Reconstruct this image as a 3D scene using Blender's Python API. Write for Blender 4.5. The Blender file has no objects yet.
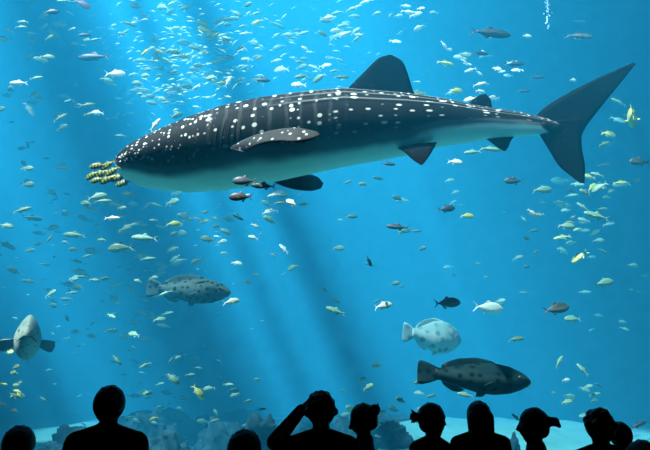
import bpy, bmesh, math, random
from mathutils import Vector, Matrix, Euler
S = bpy.context.scene; C = S.collection
R = random.Random(7)

# ------------------------------------------------------------------ camera
F = 624.0; PITCH = math.atan(160 / F); CH = 1.75
cd = bpy.data.cameras.new('camera'); cam = bpy.data.objects.new('camera', cd); C.objects.link(cam)
cd.sensor_width = 36; cd.lens = 36 * F / 650; cd.clip_end = 200
cam.location = (0, 0, CH); cam.rotation_euler = (math.pi / 2 + PITCH, 0, 0); S.camera = cam
CP, SP = math.cos(PITCH), math.sin(PITCH)
def at(px, py, Y):
    """point of the vertical plane y = Y that the photo shows at px, py"""
    a, b = (px - 325) / F, (225 - py) / F
    dy, dz = CP - b * SP, SP + b * CP
    return Vector((a * Y / dy, Y, CH + dz * Y / dy))
def mpp(p):
    """metres per photo pixel at point p"""
    return (p.y * CP + (p.z - CH) * SP) / F

# ------------------------------------------------------------------ light
S.view_settings.view_transform = 'Standard'; S.view_settings.look = 'None'
S.view_settings.gamma = 1; S.view_settings.use_curve_mapping = False
S.view_settings.exposure = 0.0
w = bpy.data.worlds.new('daylight'); S.world = w; w.use_nodes = True
bg = w.node_tree.nodes['Background']; bg.inputs[0].default_value = (0.55, 0.82, 1, 1); bg.inputs[1].default_value = 2.4
sd = bpy.data.lights.new('sun', 'SUN'); so = bpy.data.objects.new('sun', sd); C.objects.link(so)
sd.energy = 32.5; sd.angle = 0.02; sd.color = (0.95, 1.0, 0.97)
so.location = (0, 18, 40); so.rotation_euler = Vector((0.44, 0.32, -1)).to_track_quat('-Z', 'Y').to_euler()

# ------------------------------------------------------------------ materials
def mat(name, col, rough=0.7, spec=0.3, noise=0.0, scale=8, bump=0.0):
    m = bpy.data.materials.new(name); m.use_nodes = True; nt = m.node_tree
    b = nt.nodes['Principled BSDF']; b.inputs['Base Color'].default_value = (*col, 1)
    b.inputs['Roughness'].default_value = rough; b.inputs['Specular IOR Level'].default_value = spec
    if noise or bump:
        tc = nt.nodes.new('ShaderNodeTexCoord'); n = nt.nodes.new('ShaderNodeTexNoise')
        n.inputs['Scale'].default_value = scale; n.inputs['Detail'].default_value = 5
        nt.links.new(tc.outputs['Object'], n.inputs['Vector'])
        if noise:
            r = nt.nodes.new('ShaderNodeValToRGB')
            r.color_ramp.elements[0].position = .3; r.color_ramp.elements[1].position = .7
            r.color_ramp.elements[0].color = tuple(c * (1 - noise) for c in col) + (1,)
            r.color_ramp.elements[1].color = tuple(min(1, c * (1 + noise)) for c in col) + (1,)
            nt.links.new(n.outputs['Fac'], r.inputs[0]); nt.links.new(r.outputs[0], b.inputs['Base Color'])
        if bump:
            bp = nt.nodes.new('ShaderNodeBump'); bp.inputs['Strength'].default_value = bump
            nt.links.new(n.outputs['Fac'], bp.inputs['Height']); nt.links.new(bp.outputs[0], b.inputs['Normal'])
    return m

wm = bpy.data.materials.new('sea_water'); wm.use_nodes = True; nt = wm.node_tree; nt.nodes.clear()
out = nt.nodes.new('ShaderNodeOutputMaterial'); sc = nt.nodes.new('ShaderNodeVolumeScatter')
ab = nt.nodes.new('ShaderNodeVolumeAbsorption'); ad = nt.nodes.new('ShaderNodeAddShader')
sc.inputs['Color'].default_value = (0.025, 0.56, 1.0, 1); sc.inputs['Density'].default_value = 0.039
ab.inputs['Color'].default_value = (0.12, 0.62, 0.99, 1); ab.inputs['Density'].default_value = 0.052
nt.links.new(sc.outputs[0], ad.inputs[0]); nt.links.new(ab.outputs[0], ad.inputs[1]); nt.links.new(ad.outputs[0], out.inputs['Volume'])
acr = bpy.data.materials.new('clear_acrylic'); acr.use_nodes = True; nt = acr.node_tree; nt.nodes.clear()
out = nt.nodes.new('ShaderNodeOutputMaterial'); tb = nt.nodes.new('ShaderNodeBsdfTransparent')
tb.inputs[0].default_value = (0.96, 0.975, 0.98, 1); nt.links.new(tb.outputs[0], out.inputs['Surface'])
M_DARK = mat('charcoal_wall_paint', (0.012, 0.012, 0.014), .9, .1, .3, 3)
M_CARPET = mat('dark_carpet', (0.01, 0.01, 0.013), 1, .0, .4, 60)
M_ROCK = mat('tank_rock', (0.05, 0.17, 0.22), .9, .1, .4, 1.3, .6)
M_SAND = mat('pale_sand', (0.04, 0.18, 0.18), .95, .1, .15, 2.5, .2)

def link(name, me, parent=None, **props):
    o = bpy.data.objects.new(name, me); C.objects.link(o)
    if parent: o.parent = parent
    for k, v in props.items(): o[k] = v
    return o
def box(name, a, b, m, **props):
    x0, y0, z0 = a; x1, y1, z1 = b
    me = bpy.data.meshes.new(name); v = [(x, y, z) for x in (x0, x1) for y in (y0, y1) for z in (z0, z1)]
    me.from_pydata(v, [], [(0, 1, 3, 2), (4, 6, 7, 5), (0, 4, 5, 1), (2, 3, 7, 6), (0, 2, 6, 4), (1, 5, 7, 3)]); me.materials.append(m)
    return link(name, me, **props)

# ------------------------------------------------------------------ the setting
ST = dict(kind='structure')
WY = 5.9; BK = 31.0; TOP = 21.0; HX = 21.0
box('water', (-HX, WY + .15, 0), (HX, BK, TOP), wm, **ST)
CZ = 6.0
box('window_1', (-9, WY, 0.35), (9, WY + .14, CZ), acr, **ST)
box('wall_left_of_window', (-HX - .4, WY - .2, -.1), (-9, WY + .15, CZ + .14), M_DARK, **ST)
box('wall_right_of_window', (9, WY - .2, -.1), (HX + .4, WY + .15, CZ + .14), M_DARK, **ST)
box('wall_above_window', (-9, WY - .2, CZ), (9, WY + .15, CZ + .14), M_DARK, **ST)
box('wall_below_window', (-9, WY - .2, -.1), (9, WY + .15, .35), M_DARK, **ST)
box('floor', (-HX - .4, -6, -.1), (HX + .4, WY - .2, 0), M_CARPET, **ST)
box('ceiling', (-HX - .4, -6, CZ), (HX + .4, WY - .2, CZ + .14), M_DARK, **ST)
box('wall_rear', (-HX - .4, -6.3, -.1), (HX + .4, -6, CZ + .14), M_DARK, **ST)
box('wall_left', (-HX - .8, -6, -.1), (-HX - .4, WY - .2, CZ + .14), M_DARK, **ST)
box('wall_right', (HX + .4, -6, -.1), (HX + .8, WY - .2, CZ + .14), M_DARK, **ST)
box('wall_tank_back', (-HX - .4, BK, -.1), (HX + .4, BK + .4, TOP + 3.2), M_ROCK, **ST)
box('wall_tank_left', (-HX - .4, WY + .15, -.1), (-HX, BK, TOP + 3.2), M_ROCK, **ST)
box('wall_tank_right', (HX, WY + .15, -.1), (HX + .4, BK, TOP + 3.2), M_ROCK, **ST)
# unseen slabs and bars added above the tank to shape the sunlight
RZ = TOP + 3.2
box('sun_blocker_left', (-HX - 4, -6, RZ), (-14.6, 9, RZ + .3), M_DARK, **ST)  # gap between the added slabs sets where sun enters the water
box('sun_blocker_left_deep', (-HX - 4, 9, RZ), (-19.6, BK + .4, RZ + .3), M_DARK, **ST)
box('sun_blocker_middle', (-15.8, 5, RZ), (-12.1, 20.5, RZ + .3), M_DARK, **ST)  # extra slab added to darken the water on the upper left
box('sun_blocker_right', (-2.2, -6, RZ), (HX + .4, BK + .4, RZ + .3), M_DARK, **ST)
box('sun_blocker_back', (-19.6, 20.5, RZ), (-2.2, BK + .4, RZ + .3), M_DARK, **ST)
box('shaft_blocker_1', (-9.4, 3.6, RZ), (-8.8, 13, RZ + .3), M_DARK, **ST)  # invented bar, casts the main dark shaft into the water
box('shaft_blocker_2', (-10.7, 5.0, RZ), (-10.4, 12, RZ + .3), M_DARK, **ST)  # narrower invented bar for the fainter shaft

def sand_z(x, y):
    h = .32 + .10 * math.sin(x * .8 + y * .35) + .06 * math.sin(x * 1.9 - y * .9) + .03 * math.sin(x * 4.1 + 1.3 * y)
    h += .25 * math.exp(-((x + 5.5) / 3.5) ** 2 - ((y - 12) / 3) ** 2)
    h += .45 * math.exp(-((x - 5) / 5) ** 2 - ((y - 17) / 5) ** 2)
    return h
nx, ny = 120, 90
V = [(-HX + 2 * HX * i / nx, WY + .15 + (BK - WY - .15) * j / ny) for j in range(ny + 1) for i in range(nx + 1)]
V = [(x, y, sand_z(x, y)) for x, y in V]
me = bpy.data.meshes.new('tank_floor')
me.from_pydata(V, [], [(j * (nx + 1) + i, j * (nx + 1) + i + 1, (j + 1) * (nx + 1) + i + 1, (j + 1) * (nx + 1) + i) for j in range(ny) for i in range(nx)])
me.materials.append(M_SAND); me.shade_smooth(); link('tank_floor', me, **ST)

# ------------------------------------------------------------------ node helpers
class NB:
    """small builder for shader maths"""
    def __init__(s, m): s.nt = m.node_tree; s.b = s.nt.nodes['Principled BSDF']
    def put(s, sock, v):
        if isinstance(v, (int, float)): sock.default_value = v
        else: s.nt.links.new(v, sock)
    def m(s, op, a, b=0.0, c=0.0):
        n = s.nt.nodes.new('ShaderNodeMath'); n.operation = op
        s.put(n.inputs[0], a); s.put(n.inputs[1], b)
        if op in ('MULTIPLY_ADD', 'SMOOTH_MIN'): s.put(n.inputs[2], c)
        return n.outputs[0]
    def step(s, x, a, b, lo=0.0, hi=1.0):
        n = s.nt.nodes.new('ShaderNodeMapRange'); n.interpolation_type = 'SMOOTHSTEP'
        s.put(n.inputs[0], x)
        for k, v in zip((1, 2, 3, 4), (a, b, lo, hi)): s.put(n.inputs[k], v)
        return n.outputs[0]
    def mix(s, f, a, b):
        n = s.nt.nodes.new('ShaderNodeMix'); n.data_type = 'RGBA'
        s.put(n.inputs[0], f)
        for k, v in ((6, a), (7, b)):
            if isinstance(v, tuple): n.inputs[k].default_value = (*v, 1)
            else: s.nt.links.new(v, n.inputs[k])
        return n.outputs[2]
    def xyz(s, x, y, z=0.0):
        n = s.nt.nodes.new('ShaderNodeCombineXYZ')
        for k, v in enumerate((x, y, z)): s.put(n.inputs[k], v)
        return n.outputs[0]
    def voro(s, vec, rnd, scale=1.0):
        n = s.nt.nodes.new('ShaderNodeTexVoronoi'); n.inputs['Scale'].default_value = scale
        n.inputs['Randomness'].default_value = rnd; s.nt.links.new(vec, n.inputs['Vector'])
        return n
    def noise(s, vec, scale, det=3):
        n = s.nt.nodes.new('ShaderNodeTexNoise'); n.inputs['Scale'].default_value = scale
        n.inputs['Detail'].default_value = det; s.nt.links.new(vec, n.inputs['Vector']); return n.outputs['Fac']
    def sep(s, v):
        n = s.nt.nodes.new('ShaderNodeSeparateXYZ'); s.nt.links.new(v, n.inputs[0]); return n.outputs
    def coord(s, k='Object'): return s.nt.nodes.new('ShaderNodeTexCoord').outputs[k]
    def col(s, v): s.nt.links.new(v, s.b.inputs['Base Color'])

def lerp(tab, x):
    if x <= tab[0][0]: return tab[0][1]
    for (a, va), (b, vb) in zip(tab, tab[1:]):
        if x <= b: return va + (vb - va) * (x - a) / (b - a)
    return tab[-1][1]
def catmull(pts, n):
    """n + 1 points along a smooth curve through pts"""
    P = [Vector(p) for p in pts]; P = [P[0] * 2 - P[1]] + P + [P[-1] * 2 - P[-2]]
    k = len(pts) - 1; o = []
    for i in range(n + 1):
        t = i / n * k; j = min(int(t), k - 1); t -= j
        a, b, c, d = P[j:j + 4]
        o.append(.5 * ((2 * b) + (c - a) * t + (2 * a - 5 * b + 4 * c - d) * t * t + (3 * b - a - 3 * c + d) * t ** 3))
    return o
def tube_faces(bm, rings, cap0=True, cap1=True):
    fs = []
    for A, B in zip(rings, rings[1:]):
        n = len(A)
        for i in range(n): fs.append(bm.faces.new((A[i], A[(i + 1) % n], B[(i + 1) % n], B[i])))
    if cap0: fs.append(bm.faces.new(list(reversed(rings[0]))))
    if cap1: fs.append(bm.faces.new(rings[-1]))
    return fs
def fin(bm, lead, trail, nrm, thick=.06, n=14, mi=0, m=8):
    """a fin: lens-shaped sections between its leading and its trailing edge, thinner towards the tip"""
    L, T = catmull(lead, n), catmull(trail, n); nrm = Vector(nrm).normalized(); rings = []
    root = (L[0] - T[0]).length
    for i, (a, b) in enumerate(zip(L, T)):
        th = root * thick * (1 - .8 * i / n); ring = []
        for k in range(2 * m):
            u = k / m if k <= m else 2 - k / m
            sgn = 1 if k < m else -1
            prof = 2.2 * math.sqrt(max(u, 0)) * (1 - u) + .04
            ring.append(bm.verts.new(a.lerp(b, u) + nrm * sgn * th * prof * .5))
        rings.append(ring)
    for f in tube_faces(bm, rings): f.material_index = mi; f.smooth = True

# ------------------------------------------------------------------ the whale shark
TOPE = [(117, 161), (117.4, 158.5), (119, 156), (124, 151.5), (138, 143), (160, 131.5), (191, 118), (223, 107), (258, 99), (299, 93.8), (343, 89.5), (402, 94), (440, 99), (478, 106.5), (521, 112.5), (545, 118), (560, 123)]
BOTE = [(117, 164), (117.4, 167), (119, 172), (124, 179.5), (138, 187), (160, 190.5), (191, 192), (223, 190), (258, 185), (299, 176), (343, 166.5), (402, 156), (440, 146.5), (478, 141), (521, 136.5), (545, 134), (560, 132)]
WID = [(117, 2), (117.4, 6), (119, 12), (124, 21), (138, 35), (160, 40), (191, 43), (223, 43), (258, 42), (299, 40), (343, 36), (402, 30), (440, 24), (478, 17), (521, 10), (545, 6), (560, 2.5)]
FB = [(117, .62), (125, .48), (150, .42), (177, .36), (203, .40), (225, .43), (260, .46), (300, .40), (345, .38), (400, .42), (440, .55), (480, .66), (520, .74), (538, .70), (550, .1), (560, 0)]
def sharkY(px): return 7.55 + .25 * ((px - 117) / 443) ** 1.3
ELEV = math.radians(21); RID = (.19, .275, .355)
sm = bpy.data.materials.new('whale_shark_skin'); sm.use_nodes = True; nb = NB(sm); nt = sm.node_tree
uvn = nt.nodes.new('ShaderNodeUVMap'); uvn.uv_map = 'pattern'; U, Vv, _ = nb.sep(uvn.outputs[0])
at_ = nt.nodes.new('ShaderNodeAttribute'); at_.attribute_name = 'tone'; TN = nb.sep(at_.outputs['Color'])
obj_c = nb.coord('Object'); nz = nb.noise(obj_c, 3.0, 5); nz2 = nb.noise(obj_c, 14.0, 3)
tone = nb.m('ADD', TN[0], nb.m('MULTIPLY', nb.m('SUBTRACT', nz, .5), .25))
back = nb.mix(nz2, (.002, .003, .004), (.006, .008, .009))
# lighter wavy lines on the back and between the rows of spots
lines = nb.m('SINE', nb.m('ADD', nb.m('MULTIPLY', U, 2 * math.pi / .145), nb.m('MULTIPLY', nz, 5.0)))
lmask = nb.m('MULTIPLY', nb.step(lines, .55, 1.0), nb.m('MULTIPLY', nb.step(U, 1.9, 2.3), nb.step(U, 3.6, 3.2)))
back = nb.mix(nb.m('MULTIPLY', lmask, .28), back, (.06, .07, .07))
rm = None
for r in RID:
    d = nb.m('ABSOLUTE', nb.m('SUBTRACT', Vv, r)); q = nb.step(d, .014, .004)
    rm = q if rm is None else nb.m('MAXIMUM', rm, q)
back = nb.mix(nb.m('MULTIPLY', nb.m('MULTIPLY', rm, .75), nb.step(U, 2.5, 3.3)), back, (.10, .11, .105))
# spots: dense and small on the head, in rows along the trunk, small again to the tail
def spots(su, sv, rnd, r0, r1, off=0.0):
    v = nb.voro(nb.xyz(nb.m('DIVIDE', U, su), nb.m('DIVIDE', nb.m('ADD', Vv, off), sv)), rnd)
    j = nb.sep(v.outputs['Color'])[0]
    rad = nb.m('MULTIPLY_ADD', j, r1 - r0, r0)
    return nb.step(nb.m('SUBTRACT', v.outputs['Distance'], rad), .05, -.06)
head = nb.m('MULTIPLY', spots(.040, .044, .8, .14, .40), nb.step(U, 2.25, 2.0))
mid = nb.m('MULTIPLY', spots(.088, .060, .45, .12, .31), nb.m('MULTIPLY', nb.step(U, 2.0, 2.2), nb.step(U, 3.5, 3.2)))
aft = nb.m('MULTIPLY', spots(.145, .060, .35, .12, .25, .02), nb.m('MULTIPLY', nb.step(U, 3.2, 3.4), nb.step(U, 5.6, 5.3)))
dots = nb.m('MULTIPLY', spots(.070, .085, .35, .12, .28, -.004), nb.m('MULTIPLY', nb.step(U, 3.6, 4.2), nb.step(Vv, .36, .33)))
sp = nb.m('MAXIMUM', nb.m('MAXIMUM', head, mid), nb.m('MAXIMUM', aft, dots))
sp = nb.m('MULTIPLY', sp, nb.m('MULTIPLY', nb.step(tone, .55, .85), TN[1]))
body = nb.mix(sp, back, (.36, .40, .37))
flank = nb.mix(nz, (.06, .09, .09), (.10, .13, .125)); belly = nb.mix(nz, (.66, .86, .70), (.76, .94, .78))
under = nb.mix(nb.step(tone, .05, .38), belly, flank)
nb.col(nb.mix(nb.step(tone, .40, .70), under, body))
nb.b.inputs['Roughness'].default_value = .7; nb.b.inputs['Specular IOR Level'].default_value = .04
finm = bpy.data.materials.new('whale_shark_fin_skin'); finm.use_nodes = True; fb = NB(finm); oc = fb.coord('Object')
fv = fb.voro(oc, .9, 9.0); fd = fb.step(fv.outputs['Distance'], .16, .08)
fz = fb.noise(oc, 6, 4); fb.col(fb.mix(fb.m('MULTIPLY', fd, .10), fb.mix(fz, (.001, .002, .003), (.004, .005, .006)), (.15, .17, .15)))
fb.b.inputs['Roughness'].default_value = .8; fb.b.inputs['Specular IOR Level'].default_value = 0
pecm = bpy.data.materials.new('whale_shark_pectoral_skin'); pecm.use_nodes = True; fb = NB(pecm); oc = fb.coord('Object')
fv = fb.voro(oc, .8, 13.0); fd = fb.step(fv.outputs['Distance'], .30, .18)
fz = fb.noise(oc, 6, 4); fb.col(fb.mix(fd, fb.mix(fz, (.012, .015, .017), (.035, .04, .042)), (.25, .28, .26)))
fb.b.inputs['Roughness'].default_value = .8; fb.b.inputs['Specular IOR Level'].default_value = 0

bm = bmesh.new(); uvl = bm.loops.layers.uv.new('pattern'); tl = bm.verts.layers.float_color.new('tone')
NR, NS = 300, 144; rings = []; info = {}
for i in range(NR + 1):
    t = i / NR; px = 117 + 443 * (t ** 1.5)
    a, b, wd, f = lerp(TOPE, px), lerp(BOTE, px), lerp(WID, px), lerp(FB, px)
    c = at(px, (a + b) / 2, sharkY(px)); s = mpp(c); ext = (b - a) / 2
    h = math.sqrt(max(ext ** 2 - (wd * math.sin(ELEV)) ** 2, (ext * .55) ** 2)) / math.cos(ELEV) * s; wd *= s; ring = []
    for k in range(NS):
        th = 2 * math.pi * k / NS; v = th / math.pi if th <= math.pi else 2 - th / math.pi
        rr = 1.0; tp = max(0, min(1, (px - 215) / 90)) * max(0, min(1, (556 - px) / 60))
        for r_ in RID: rr += .035 * tp * math.exp(-((v - r_) / .013) ** 2)
        cx, cz = math.sin(th), math.cos(th)
        vt = bm.verts.new(c + Vector((0, -wd * rr * math.copysign(abs(cx) ** .92, cx), h * rr * cz)))
        hf = (1 + cz) / 2
        # where the ring's point falls on the flank as seen from the side and slightly below
        hs = hf + .16 * abs(cx)
        vt[tl] = (max(0, min(1, .5 + (hs - f + .09) / .22 * .5)), 1, 0, 1)
        info[vt] = (px / 100, v); ring.append(vt)
    rings.append(ring)
for f in tube_faces(bm, rings):
    f.smooth = True; vs = [info[l.vert] for l in f.loops]
    for l, q in zip(f.loops, vs): l[uvl].uv = q
side = Vector((0, 1, 0))
def A(px, py, dy=0.0, base=None):
    return at(px, py, sharkY(min(px, 560) if base is None else base) + dy)
# dorsal fins
fin(bm, [A(340, 96), A(352, 84), A(366, 70), A(378, 58.5), A(388, 55)], [A(418, 100), A(413, 90), A(408.5, 76), A(402.5, 61.5), A(392, 55)], side, .10, 22, 1)
fin(bm, [A(466, 108), A(472, 100), A(479, 95.5), A(484, 94)], [A(496, 112), A(492, 106), A(490.5, 99), A(486, 94.2)], side, .12, 14, 1)
# anal fin
fin(bm, [A(479, 136), A(489, 141), A(498, 148), A(504, 151)], [A(516, 134), A(511, 141), A(508.5, 147), A(505.5, 151)], side, .12, 14, 1)
# tail
fin(bm, [A(532, 121), A(544, 108), A(570, 92), A(603, 75.5), A(633, 62.5)], [A(560, 148), A(578, 140), A(588, 124), A(614, 91), A(636, 64)], side, .055, 30, 1)
fin(bm, [A(534, 122), A(541, 137), A(549, 150), A(560, 167), A(580, 183)], [A(586, 118), A(582, 134), A(582, 148), A(585, 166), A(584.5, 183)], side, .055, 24, 1)
# pelvic fins, one on each side of the belly
for sg in (-1, 1):
    yy = .16 * sg
    fin(bm, [A(397, 148, yy), A(404, 152, yy * 2.2), A(413, 160, yy * 3.4), A(420, 164.5, yy * 4)], [A(437, 142, yy), A(433, 150, yy * 2.2), A(428, 158, yy * 3.4), A(423, 164.5, yy * 4)], (0, .5, -.6), .10, 12, 1)
# pectoral fins: the near one reaches out and back at body height, the far one slopes down
fin(bm, [A(229, 148, -.50), A(245, 139, -.62), A(268, 131, -.76), A(295, 127.5, -.90), A(317, 131.5, -1.02)],
    [A(246, 152, -.62), A(262, 143.5, -.84), A(280, 141, -.98), A(303, 142, -1.06), A(320, 135, -1.04)], (0, -.6, .8), .12, 24, 2)
fin(bm, [A(246, 170, .30), A(268, 180, .6), A(290, 188.5, .9), A(310, 191, 1.15), A(321, 188.5, 1.3)],
    [A(270, 165, .30), A(283, 170.5, .5), A(303, 173.5, .8), A(317, 176.5, 1.1), A(323.5, 183.5, 1.28)], (.1, -.4, 1), .10, 22, 1)
root = bpy.data.objects.new('whale_shark', None); C.objects.link(root)
root.location = at(300, 140, 7.6)
root['label'] = 'huge white-spotted whale shark with dark back and pale belly crossing the tank'; root['category'] = 'shark'
for v in bm.verts: v.co -= root.location
bmesh.ops.recalc_face_normals(bm, faces=bm.faces)
me = bpy.data.meshes.new('body'); bm.to_mesh(me); bm.free()
for m_ in (sm, finm, pecm): me.materials.append(m_)
link('body', me, root)
M_EYE = mat('black_eye', (.01, .01, .012), .15, .6); M_EYERING = mat('pale_eye_ring', (.45, .45, .38), .5)
M_MOUTH = mat('dark_mouth', (.012, .012, .014), .8, .1)
def ball(name, p, r, m, parent, sc=(1, 1, 1), rot=None, **kw):
    bm = bmesh.new(); bmesh.ops.create_uvsphere(bm, u_segments=16, v_segments=10, radius=r)
    for v in bm.verts: v.co = Vector((v.co.x * sc[0], v.co.y * sc[1], v.co.z * sc[2]))
    me = bpy.data.meshes.new(name); bm.to_mesh(me); bm.free(); me.materials.append(m); me.shade_smooth()
    o = link(name, me, parent, **kw); o.location = p
    if rot: o.rotation_euler = rot
    return o
def shark_surf(px, vfrac, out=1.0):
    """point on the near flank of the shark"""
    a, b, wd = lerp(TOPE, px), lerp(BOTE, px), lerp(WID, px); c = at(px, (a + b) / 2, sharkY(px)); s = mpp(c); ext = (b - a) / 2
    h = math.sqrt(max(ext ** 2 - (wd * math.sin(ELEV)) ** 2, (ext * .55) ** 2)) / math.cos(ELEV) * s; wd *= s; th = vfrac * math.pi
    return c + Vector((0, -wd * math.sin(th) ** .92 * out, h * math.cos(th) * out)) - root.location
def strip(name, pts, wdt, m, parent, **kw):
    """thin raised band along pts"""
    bm = bmesh.new(); rings = []
    n = len(pts)
    for i, p in enumerate(pts):
        d = (pts[min(i + 1, n - 1)] - pts[max(i - 1, 0)]).normalized()
        u = d.cross(Vector((0, 1, 0))); u = u.normalized() if u.length > .01 else Vector((0, 0, 1)); v2 = d.cross(u)
        r = wdt * (.35 + .65 * math.sin(math.pi * (i + .3) / (n - .4)))
        rings.append([bm.verts.new(p + (u * math.cos(k * math.pi / 4) + v2 * math.sin(k * math.pi / 4)) * r) for k in range(8)])
    for f in tube_faces(bm, rings): f.smooth = True
    bmesh.ops.recalc_face_normals(bm, faces=bm.faces)
    me = bpy.data.meshes.new(name); bm.to_mesh(me); bm.free(); me.materials.append(m); return link(name, me, parent, **kw)
ball('eye', shark_surf(129, .63, 1.0), .028, M_EYE, root, (1, .5, 1))
strip('mouth', [shark_surf(117.6 + q * 1.1, .50 + q * .018, 1.005) for q in range(8)], .012, M_MOUTH, root)
M_GILL = mat('dark_gill_skin', (.012, .018, .02), .8, .02)  # dark colour of the gill slits
for g in range(5):
    strip('gill_slit', [shark_surf(226 + g * 5.5 - q * .6, .42 + q * .026, 1.0) for q in range(9)], .007, M_GILL, root)

# ------------------------------------------------------------------ fish
def fish_mat(name, back, belly, tex=None, split=.5, soft=.25, stripes=0):
    m = bpy.data.materials.new(name); m.use_nodes = True; n = NB(m)
    g = n.coord('Generated'); o = n.coord('Object'); z = n.sep(g)[2]
    z = n.m('ADD', z, n.m('MULTIPLY', n.m('SUBTRACT', n.noise(o, 9, 3), .5), .25))
    c = n.mix(n.step(z, split - soft, split + soft), belly, back)
    if tex:
        v = n.voro(o, .9, tex[0]); c = n.mix(n.step(v.outputs['Distance'], tex[1], tex[1] * .6), c, tex[2])
    if stripes:
        w_ = n.m('SINE', n.m('MULTIPLY', n.sep(o)[0], stripes)); c = n.mix(n.step(w_, .1, .5), c, (.008, .010, .008))
    n.col(c); n.b.inputs['Roughness'].default_value = .5; n.b.inputs['Specular IOR Level'].default_value = .02 if tex else .2
    return m
PAL = {
    'pale':   fish_mat('pale_scales', (.05, .15, .09), (.20, .32, .22)),
    'white':  fish_mat('white_scales', (.26, .34, .26), (.60, .66, .55)),
    'yellow': fish_mat('yellow_scales', (.17, .22, .03), (.42, .48, .18)),
    'olive':  fish_mat('olive_scales', (.035, .075, .035), (.14, .24, .12)),
    'slate':  fish_mat('slate_scales', (.005, .013, .018), (.03, .06, .07)),
    'dark':   fish_mat('dark_scales', (.006, .009, .012), (.018, .028, .03)),
    'brown':  fish_mat('brown_scales', (.008, .014, .010), (.07, .10, .09)),
    'gold':   fish_mat('gold_striped_scales', (.09, .12, .005), (.16, .19, .01), stripes=38),
    'pink':   fish_mat('pink_scales', (.12, .04, .05), (.22, .12, .13)),
    'teal':   fish_mat('teal_scales', (.02, .08, .07), (.06, .20, .18)),
    'grouper': fish_mat('grey_grouper_skin', (.002, .009, .010), (.009, .026, .026), (15, .46, (.0005, .002, .003))),
    'spotted': fish_mat('spotted_grouper_skin', (.016, .040, .036), (.035, .075, .066), (16, .42, (.0005, .002, .002))),
    'ghost':  fish_mat('pale_grouper_skin', (.10, .21, .20), (.24, .36, .33), (7, .38, (.06, .15, .15))),
    'face':   fish_mat('pale_faced_grouper_skin', (.08, .12, .10), (.20, .26, .21), (20, .34, (.05, .08, .065))),
}
PROF = {   # x along the body (0 tail root, 1 snout): half height, half thickness, centre height, all per body length
    'jack':   ([(0, .022), (.10, .05), (.28, .13), (.50, .185), (.70, .19), (.86, .14), (.95, .08), (1, .015)], .42, .01),
    'slim':   ([(0, .020), (.12, .04), (.30, .085), (.52, .12), (.72, .12), (.88, .085), (.96, .05), (1, .012)], .62, .0),
    'grouper': ([(0, .062), (.10, .075), (.25, .12), (.45, .165), (.62, .175), (.78, .15), (.90, .10), (.97, .055), (1, .02)], .62, -.01),
    'stout':  ([(0, .075), (.10, .09), (.22, .15), (.42, .24), (.60, .27), (.76, .24), (.89, .17), (.97, .09), (1, .03)], .55, -.01),
}
EYE_SLOT = M_EYE
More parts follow.
